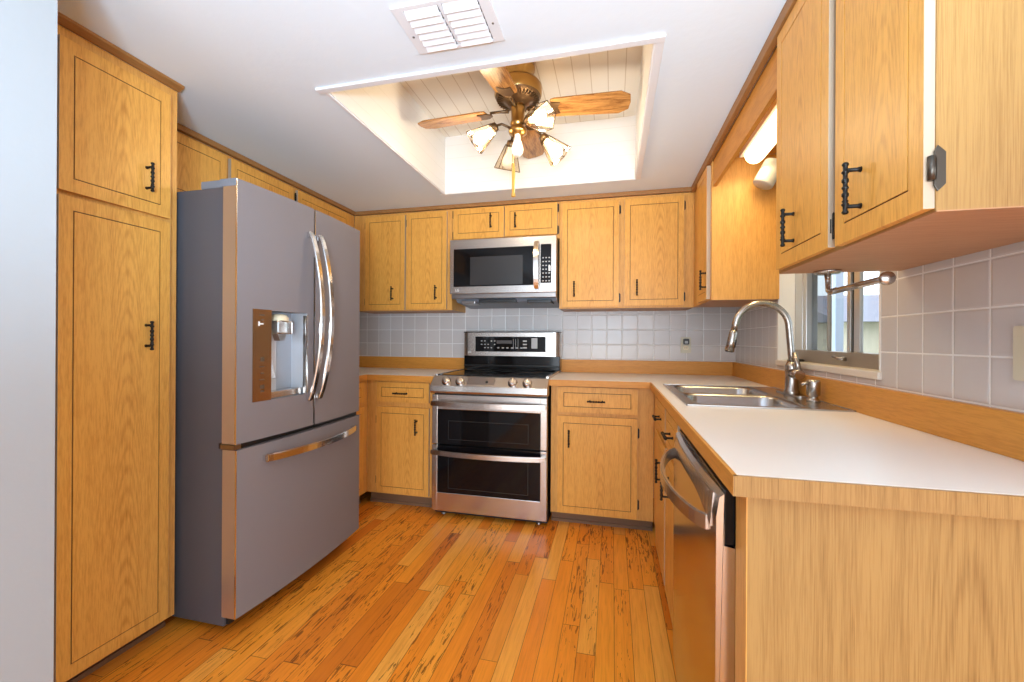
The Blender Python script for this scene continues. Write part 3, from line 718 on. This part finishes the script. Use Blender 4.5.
for i in range(5):
    for j in range(3):
        if (i + j) % 4: mb.box(-.985 + i * .026, -.974 + i * .026, yy, 3.0856, 1.095 + j * .026, 1.101 + j * .026, BTN)
for i in range(6): mb.box(-.855 + i * .036, -.838 + i * .036, yy, 3.0856, 1.094, 1.102, BTN)
for i in range(3): mb.box(-.73 + i * .018, -.728 + i * .018, yy, 3.0856, 1.09, 1.165, BTN)
for j in range(3): mb.box(-.655, -.625, yy, 3.0856, 1.095 + j * .025, 1.105 + j * .025, BTN)
mb.box(-.590, -.545, yy, 3.0856, 1.095, 1.172, BTN); mb.box(-.86, -.74, yy, 3.0856, 1.13, 1.155, plain('dim_clock', (.06, .05, .05), .3))
mb.obj('display_marks', bgd)
put('logo', text_mesh('LG', .022, MARK, 'logo'), bgd, (-1.078, 3.0876, 1.062), (pi / 2, 0, 0))

# ------------------------------------------------------------------ microwave
mwv = thing('microwave', 'stainless over-the-range microwave with black glass window', 'microwave', (-.755, 3.0, 1.47)); mo = Vector((-.755, 3.0, 1.47))
ML, MR, MF, MZ0, MZ1 = -1.130, -.372, 2.806, 1.482, 1.868
MB().box(ML + .003, MR - .003, 2.83, 3.24, MZ0 - .03, MZ1, STEELD, .003).obj('case', mwv, -mo)
mb = MB(); gx0, gx1, gz0, gz1 = -1.112, -.565, 1.545, 1.800
mb.rbox(ML, MR, MF, 2.832, MZ0, MZ1, STEEL, 'x', .006); d = mb.obj('front_frame', mwv, -mo)
MB().box(-1.102, -.525, MF - .003, MF + .004, 1.533, 1.800, BLACKG, .001).obj('window', d)
mb = MB(); fr_ = plain('window_mesh_screen', (.028, .028, .03), .25); mb.box(-.978, -.60, MF - .0036, MF - .0028, 1.542, 1.740, fr_); mb.obj('inner_window', d)
MB().box(-.476, -.404, MF - .003, MF + .004, 1.545, 1.808, BLACKG, .001).obj('keypad', d)
mb = MB()
for i in range(3):
    for j in range(7): mb.box(-.464 + i * .021, -.454 + i * .021, MF - .0038, MF - .003, 1.555 + j * .026, 1.563 + j * .026, BTN)
mb.box(-.422, -.408, MF - .0040, MF - .003, 1.625, 1.660, MARK)
mb.obj('keypad_marks', d)
pts = []
for k in range(17):
    t = k / 16; pts.append((-.502, MF - .010 - .034 * sin(pi * t) ** .7, 1.505 + .325 * t))
MB().band(pts, (0, -1, 0), .016, CHROME, .012, (1, 0, 0)).box(-.514, -.490, MF - .018, MF, 1.508, 1.53, CHROME).box(-.514, -.490, MF - .018, MF, 1.805, 1.827, CHROME).obj('handle', d)
put('logo', text_mesh('LG', .024, MARK, 'logo'), d, (-1.075, MF - .0006, 1.508), (pi / 2, 0, 0))
mb = MB(); mb.prism([(2.835, MZ0), (3.20, MZ0), (3.20, MZ0 - .075), (2.90, MZ0 - .052)], 'x', ML + .02, MR - .004, PANELG); g_ = mb.obj('underside', mwv, -mo)
MB().box(-.93, -.66, 2.85, 2.95, MZ0 - .060, MZ0 - .035, BLACKP, .004).box(-.58, -.41, 2.86, 3.0, MZ0 - .066, MZ0 - .044, BLACKP, .004).box(-1.06, -.96, 2.86, 3.0, MZ0 - .066, MZ0 - .044, STEELD, .004).obj('filter', g_)

# ------------------------------------------------------------------ dishwasher
dw = thing('dishwasher', 'stainless dishwasher with looped handle under the peninsula counter', 'dishwasher', (.5, 1.235, 0)); do = Vector((.5, 1.235, 0))
D0, D1 = .932, 1.540
MB().box(.248, .82, D0 + .003, D1 - .002, .09, .868, BLACKP).box(.275, .30, D0 + .01, D1 - .01, 0, .09, BLACKP).obj('tub', dw, -do)
ys = [D0 + (D1 - D0) * k / 10 for k in range(11)]
mb = MB(); fx = lambda y: .208 - .010 * (1 - ((y - 1.236) / .304) ** 2)
L = []
DWF = plain('dishwasher_steel', (.50, .45, .41), .17, 1)
for y in ys: L.append([(fx(y), y, .095), (fx(y), y, .80), (fx(y) + .006, y, .840), (fx(y) + .016, y, .848), (.223, y, .848), (.223, y, .742), (.247, y, .738), (.247, y, .095)])
mb.loft(L, DWF, True, True, False); dd = mb.obj('door', dw, -do)
MB().box(.224, .2475, D0 + .004, D1 - .004, .742, .855, BLACKG, .002).obj('control_strip', dd)
pts = []
for k in range(25):
    t = k / 24; y = .99 + .51 * t; pts.append((fx(y) + .006 - .058 * sin(pi * t) ** .6, y, .764 + .018 * t))
mb = MB(); mb.band(pts, (-1, 0, 0), .018, STEEL, .011)
mb.obj('handle', dd)
P1 = [(.965 + .545 * k / 20, .812 - .045 * abs(2 * k / 20 - 1) ** 2.5) for k in range(21)] + [(1.51, .838), (.965, .838)]
mb = MB(); nn = 21; front = []
b = bmesh.new()
for k in range(20):
    q = [(P1[k][0], P1[k][1]), (P1[k + 1][0], P1[k + 1][1]), (P1[k + 1][0], .838), (P1[k][0], .838)]
    vs = [b.verts.new((fx(y_) - .003 + (.006 if z_ > .82 else 0) , y_, z_)) for y_, z_ in q]; b.faces.new(vs)
bmesh.ops.remove_doubles(b, verts=b.verts, dist=1e-5)
ex = bmesh.ops.extrude_face_region(b, geom=b.faces[:]); bmesh.ops.translate(b, verts=[v_ for v_ in ex['geom'] if isinstance(v_, bmesh.types.BMVert)], vec=(.005, 0, 0)); bmesh.ops.recalc_face_normals(b, faces=b.faces)
mb.add(b, STEEL); mb.obj('handle_plate', dd)

# ------------------------------------------------------------------ window in the right wall
wy0, wy1 = WY0, WY1
mb = MB(); X = XR + .002
mb.box(XR - .003, XR + .074, wy1 - .012, wy1 - .0005, WZ0 + .001, WZ1 - .001, WHITE); mb.box(XR - .001, XR + .074, wy0 + .0005, wy0 + .010, WZ0 + .001, WZ1 - .001, WHITE); mb.box(XR - .001, XR + .074, wy0 + .01, wy1 - .012, WZ1 - .012, WZ1 - .0005, WHITE)
struct(mb.obj('trim_6'))
wn = MB(); ax0, ax1 = XR + .075, XR + .125
wn.box(ax0, ax1, wy0, wy0 + .03, WZ0 + .02, WZ1, ALU, .003).box(ax0, ax1, wy1 - .095, wy1 - .012, WZ0 + .02, WZ1, ALU, .003).box(ax0 + .012, ax1, wy1 - .105, wy1 - .095, WZ0 + .02, WZ1, BLACKP).box(ax0, ax1, wy1 - .140, wy1 - .105, WZ0 + .02, WZ1, ALU, .003).box(ax0 - .02, ax1, wy0 + .03, wy1 - .035, WZ0, WZ0 + .055, ALUD, .003).box(ax0, ax1, wy0 + .03, wy1 - .035, WZ1 - .04, WZ1, ALU, .003)
wo = struct(wn.obj('window_1'))
MB().box(ax0 + .008, ax0 + .022, 1.890, 1.930, WZ0 + .055, WZ1 - .04, ALU, .003).box(ax0 + .012, ax0 + .022, 1.930, 1.946, WZ0 + .055, WZ1 - .04, DARKGAP).box(ax0 + .004, ax0 + .02, 1.946, 1.972, WZ0 + .055, WZ1 - .04, ALU, .002).box(ax0 + .016, ax0 + .03, 2.150, 2.160, WZ0 + .055, WZ1 - .04, ALUD, .002).obj('sash', wo)
MB().box(ax0 + .024, ax0 + .028, wy0 + .03, 2.150, WZ0 + .055, WZ1 - .04, GLASS).obj('glass', wo)
MB().box(ax0 + .024, ax0 + .028, 2.160, wy1 - .140, WZ0 + .055, WZ1 - .04, FROST).obj('screen', wo)
MB().tube([(ax0 - .03, 1.905, WZ0 + .03), (ax0 - .05, 1.905, WZ0 + .028), (ax0 - .055, 1.95, WZ0 + .036)], [.010, .008, .006], STEELD, 8).obj('crank', wo)
struct(MB().box(XR - .012, XR + .075, wy0 - .004, wy1, WZ0 - .026, WZ0, MARBLE, .004).obj('trim_7'))
st = thing('sink_stopper', 'small black rubber stopper lying on the sill behind the faucet', 'stopper', (.865, 2.30, WZ0))
MB().lathe([(0, 0), (.034, 0), (.036, .006), (.03, .012), (.008, .013), (.006, .026), (.009, .03), (0, .032)], BLACKP, 18).obj('plug', st)

# paper towel bar under the near cabinet
pt = thing('towel_bar', 'brushed nickel paper towel bar under the nearest wall cabinet', 'towel bar', (.634, 1.462, 1.3735))
MB().lathe([(0, 0), (.036, 0), (.036, -.004), (.030, -.009), (0, -.010)], NICKEL, 28).obj('mount_disc', pt)
MB().tube([(0, 0, -.008), (0, 0, -.03), (0, -.004, -.06), (0, -.02, -.066), (0, -.05, -.064)], [.009, .0062, .0068, .009, .009], NICKEL, 12).obj('post', pt)
MB().tube([(0, -.02, -.066), (.007, -.268, -.061)], .0085, NICKEL, 12).obj('rod', pt)
MB().lathe([(0, -.006), (.0145, -.006), (.0165, -.003), (.0165, .003), (.0145, .006), (0, .006)], NICKEL, 24).obj('end_knob', pt, (.007, -.272, -.061), (pi / 2, 0, 0))

# outlets
ol = thing('wall_outlet', 'beige duplex outlet with a black plug-in on the back tiles', 'outlet', (.516, YB - .001, 1.128))
MB().rbox(-.035, .035, -.006, 0, -.058, .058, BEIGE, 'y', .005).obj('cover_plate', ol)
for z in (-.02, .02): MB().rbox(-.017, .017, -.008, -.006, z - .014, z + .014, CREAM, 'y', .006).box(-.008, -.005, -.0085, -.008, z - .005, z + .006, BLACKP).box(.005, .008, -.0085, -.008, z - .005, z + .006, BLACKP).obj('socket', ol)
MB().rbox(-.019, .019, -.03, -.0085, .004, .046, BLACKP, 'y', .008).rbox(-.010, .010, -.032, -.03, .012, .030, BTN, 'y', .004).obj('black_plug_in', ol)
sw = thing('switch_plate', 'beige switch plate on the tiles at the right edge', 'switch', (XR - .001, 1.085, 1.137))
MB().rbox(-.006, 0, -.044, .044, -.058, .058, BEIGE, 'x', .006).obj('cover_plate', sw)
MB().box(-.012, -.006, -.008, .008, -.014, .012, CREAM, .002).obj('toggle', sw)

# fluorescent strip and can in the window bay
fl = thing('fluorescent_fixture', 'glowing fluorescent strip fixture behind the window valance', 'light fixture', (.69, 1.985, 2.132))
MB().box(-.062, .062, -.39, .385, -.03, 0, WHITE, .004).obj('housing', fl)
mb = MB(); Lp = []
for y, s in ((-.38, .6), (-.36, .95), (-.33, 1), (.325, 1), (.355, .95), (.375, .6)):
    Lp.append([(.048 * s * cos(pi * k / 12), y, -.03 - .052 * s * sin(pi * k / 12)) for k in range(13)])
mb.loft(Lp, TUBE, True, True).obj('diffuser', fl)
cn = thing('spot_can', 'white cylindrical can tilted beside the fluorescent fixture', 'light fixture', (.762, 2.36, 2.004), 0)
Mc = Matrix.Rotation(rad(28), 4, 'Y')
MB().lathe([(0, -.062), (.045, -.062), (.049, -.056), (.049, .055), (.046, .06)], plain('grey_white_enamel', (.55, .53, .53), .45), 28, Mc).obj('shell', cn)
MB().lathe([(.046, .06), (.03, .066), (0, .067)], CREAM, 28, Mc).obj('cap', cn)
MB().tube([(.03, 0, .06), (.06, .03, .075), (.06, .078, .075)], .01, WHITE, 8).obj('bracket', cn)

# ceiling register
vt = thing('ceiling_vent', 'white louvered air register in the flat ceiling', 'vent', (-.508, 1.25, ZC))
mb = MB(); a0, a1, b0, b1 = -.153, .153, -.103, .103
for q in ((a0, -.118, b0, b1), (.118, a1, b0, b1), (-.118, .118, b0, -.088), (-.118, .118, .088, b1), (-.006, .006, -.088, .088)):
    mb.box(q[0], q[1], q[2], q[3], -.006, 0, TRIMW, .001)
mb.lathe([(.004, -.0075), (.004, -.006), (0, -.0075)], STEELD, 8, Matrix.Translation((.136, .02, 0))); mb.lathe([(.004, -.0075), (.004, -.006), (0, -.0075)], STEELD, 8, Matrix.Translation((-.136, .02, 0)))
mb.obj('frame', vt)
MB().box(-.118, .118, -.088, .088, -.002, -.0008, plain('duct_shadow', (.12, .12, .13), .9)).obj('duct', vt)
LV = None
for cx in (-.062, .062):
    for k in range(6):
        if LV is None: LV = MB().box(-.054, .054, -.0145, .0145, -.0009, .0009, TRIMW).mesh('louver')
        put('louver', LV, vt, (cx, -.0735 + k * .0294, -.0095), (rad(-24), 0, 0))

# ------------------------------------------------------------------ ceiling fan
fx_, fy_ = -.475, 2.085
fan = thing('ceiling_fan', 'four-blade wooden ceiling fan with brass light kit in the recess', 'ceiling fan', (fx_, fy_, RZ))
z = lambda a: a - RZ
MB().lathe([(0, z(2.5545)), (.085, z(2.5545)), (.085, z(2.53)), (.062, z(2.505)), (.055, z(2.47)), (.075, z(2.462))], BRASS, 32).obj('canopy', fan)
mb = MB(); mb.lathe([(.06, z(2.468)), (.112, z(2.458)), (.121, z(2.445)), (.121, z(2.405)), (.116, z(2.395))], BRASS, 40)
mb.lathe([(.116, z(2.395)), (.108, z(2.383)), (.065, z(2.372)), (.045, z(2.35)), (0, z(2.35))], BRASSD, 40)
for k in range(36):
    a = 2 * pi * k / 36; mb.box(.075, .108, -.002, .002, z(2.3745), z(2.388), BRASSD, M=Matrix.Rotation(a, 4, 'Z'))
mb.obj('motor_housing', fan)
MB().lathe([(0, z(2.352)), (.036, z(2.352)), (.038, z(2.335)), (.034, z(2.32)), (.034, z(2.272)), (.039, z(2.265)), (.039, z(2.255)), (.033, z(2.25)), (.033, z(2.237)), (.046, z(2.232)), (.046, z(2.212)), (.028, z(2.203)), (.02, z(2.19)), (0, z(2.188))], BRASS, 28).obj('light_stem', fan)
def blade_mesh():
    mb = MB(); P = [(.165, -.052), (.185, -.060), (.505, -.071), (.552, -.045), (.558, 0), (.552, .045), (.505, .071), (.185, .060), (.165, .052)]
    mb.prism(P, 'z', -.004, .004, BLADE, .0015); return mb.mesh('blade')
BM_ = blade_mesh()
mb = MB(); mb.tube([(.05, 0, 0), (.10, 0, .004), (.15, 0, .006)], [.010, .007, .007], BRASSD, 8)
mb.prism([(.14, -.012), (.17, -.04), (.215, -.036), (.20, 0), (.215, .036), (.17, .04), (.14, .012)], 'z', -.0095, -.0045, BRASSD, .001)
ARM = mb.mesh('blade_arm')
for a in (5, 91, 176, 264):
    bl = put('blade', BM_, fan, (0, 0, z(2.332)), (rad(-12), 0, rad(a)))
    bl.rotation_mode = 'XYZ'
    put('blade_arm', ARM, bl)
# four glass shades on arms + bare centre bulb
def shade(az, tilt, lit, r0, zc):
    a = rad(az); root = MB()
    c0 = Vector((.04 * cos(a), .04 * sin(a), z(2.242))); n = Vector((cos(a) * cos(tilt), sin(a) * cos(tilt), -sin(tilt)))
    p = Vector((r0 * cos(a), r0 * sin(a), z(zc)))
    mid = (c0 + p) / 2 + Vector((0, 0, .02))
    root.tube([c0, mid, p - n * .02], .0065, BRASSD, 8)
    q = n.to_track_quat('Z', 'X').to_matrix().to_4x4(); Mx = Matrix.Translation(p) @ q
    root.lathe([(.010, -.022), (.021, -.018), (.025, 0), (.023, .012), (0, .012)], BRASSD, 16, Mx)
    arm = root.obj('lamp_arm', fan)
    g = MB(); fr = MB(); N = 6; ra, rb, L = .029, .070, .125
    A = [Mx @ Vector((ra * cos(2 * pi * k / N), ra * sin(2 * pi * k / N), .004)) for k in range(N)]
    B = [Mx @ Vector((rb * cos(2 * pi * k / N), rb * sin(2 * pi * k / N), L)) for k in range(N)]
    for k in range(N):
        g.quad([A[k], A[(k + 1) % N], B[(k + 1) % N], B[k]], SHADEG)
        fr.tube([A[k], B[k]], .0022, BRASSD, 6); fr.tube([A[k], A[(k + 1) % N]], .0024, BRASSD, 6); fr.tube([B[k], B[(k + 1) % N]], .0022, BRASSD, 6)
    g.obj('lamp_shade', arm); fr.obj('shade_frame', arm)
    b = MB(); b.lathe([(.013, .012), (.016, .04), (.030, .07), (.033, .088), (.028, .106), (.014, .119), (0, .121)], BULB if lit else BULBOFF, 18, Mx); b.obj('bulb', arm)
    return p + n * .06
shade(188, rad(35), True, .125, 2.245)
shade(318, rad(16), True, .095, 2.238)
shade(16, rad(46), True, .135, 2.190)
shade(128, rad(66), False, .085, 2.190)
MB().lathe([(0, z(2.192)), (.014, z(2.19)), (.015, z(2.165)), (.022, z(2.15)), (.030, z(2.118)), (.028, z(2.10)), (.018, z(2.085)), (0, z(2.082))], BULBOFF, 18).obj('bulb', fan, (.005, -.03, 0))
mb = MB(); mb.tube([(-.012, -.03, z(2.21)), (-.014, -.034, z(2.02))], .0016, BRASS, 6); pc = mb.obj('pull_chain', fan)
MB().lathe([(0, z(2.05)), (.006, z(2.045)), (.0095, z(2.0)), (.008, z(1.90)), (.0105, z(1.893)), (.0105, z(1.88)), (0, z(1.876))], FOB, 12).obj('fob', pc, (-.014, -.034, 0))

# ------------------------------------------------------------------ outside the window
GRASS = plain('lawn_green', (.14, .20, .07), .9, bump=.4, bscale=20)
ln = MB().box(1.05, 30, -6, 40, -.35, -.25, GRASS).obj('lawn'); ln['kind'] = 'structure'
ROOF = plain('grey_shingle', (.25, .235, .28), .8, bump=.3, bscale=12)
SIDING = plain('cream_siding', (.72, .60, .46), .8)
FENCE = plain('pale_fence', (.46, .50, .52), .8)
nh = thing('neighbour_house', 'low neighbour house with grey roof seen through the window', 'house', (9, 14, -.25))
MB().box(-2.5, 5, -.2, 6, 0, 2.1, SIDING).obj('wall', nh)
MB().prism([(-.9, 1.95), (3.2, 3.05), (7, 2.1)], 'x', -3, 5.5, ROOF).obj('roof', nh)
MB().box(-1.0, .4, -.24, -.2, .6, 1.4, BLACKG).box(1.6, 3.0, -.24, -.2, .6, 1.4, BLACKG).obj('window', nh)
fe = thing('garden_fence', 'pale grey fence in front of the neighbour house', 'fence', (6.5, 10, -.25)); mb = MB()
for k in range(60): mb.box(-3.0 + k * .12, -2.89 + k * .12, 0, .03, 0, 1.15, FENCE)
mb.box(-3.0, 4.2, .03, .07, .2, .3, FENCE).box(-3.0, 4.2, .03, .07, .85, .95, FENCE).obj('pickets', fe)
pp = thing('porch_post', 'slim blue grey porch post outside the window', 'post', (2.15, 4.75, -.25))
MB().box(-.035, .035, -.035, .035, .05, 2.7, plain('post_blue_grey', (.40, .46, .58), .5), .006).box(-.07, .07, -.07, .07, 0, .06, WHITE, .004).obj('shaft', pp)
def tree(x, y, h, s, label):
    t = thing('tree', label, 'tree', (x, y, -.25)); mb = MB(); mb.tube([(0, 0, 0), (.05, 0, h * .5), (0, .05, h * .8)], [.16, .12, .05], TOE, 8); mb.obj('trunk', t)
    mb = MB()
    lf = plain('tree_leaf', (.07, .11, .05), .8)
    for k in range(420):
        a, b_, q = random.uniform(0, 2 * pi), random.uniform(-1, 1), random.random() ** .4 * s
        c = Vector((q * cos(a) * math.sqrt(1 - b_ * b_), q * sin(a) * math.sqrt(1 - b_ * b_), h + q * b_ * .8))
        u_ = Vector((random.uniform(-1, 1), random.uniform(-1, 1), random.uniform(-1, 1))).normalized(); v_ = u_.orthogonal().normalized()
        mb.quad([c + u_ * .2, c + v_ * .12, c - u_ * .2, c - v_ * .12], lf)
    mb.obj('foliage', t)
tree(11, 23, 2.5, 1.0, 'tree behind the neighbour roof, nearer the window jamb'); tree(15.5, 22, 2.5, 1.0, 'tree behind the neighbour roof, farther along')
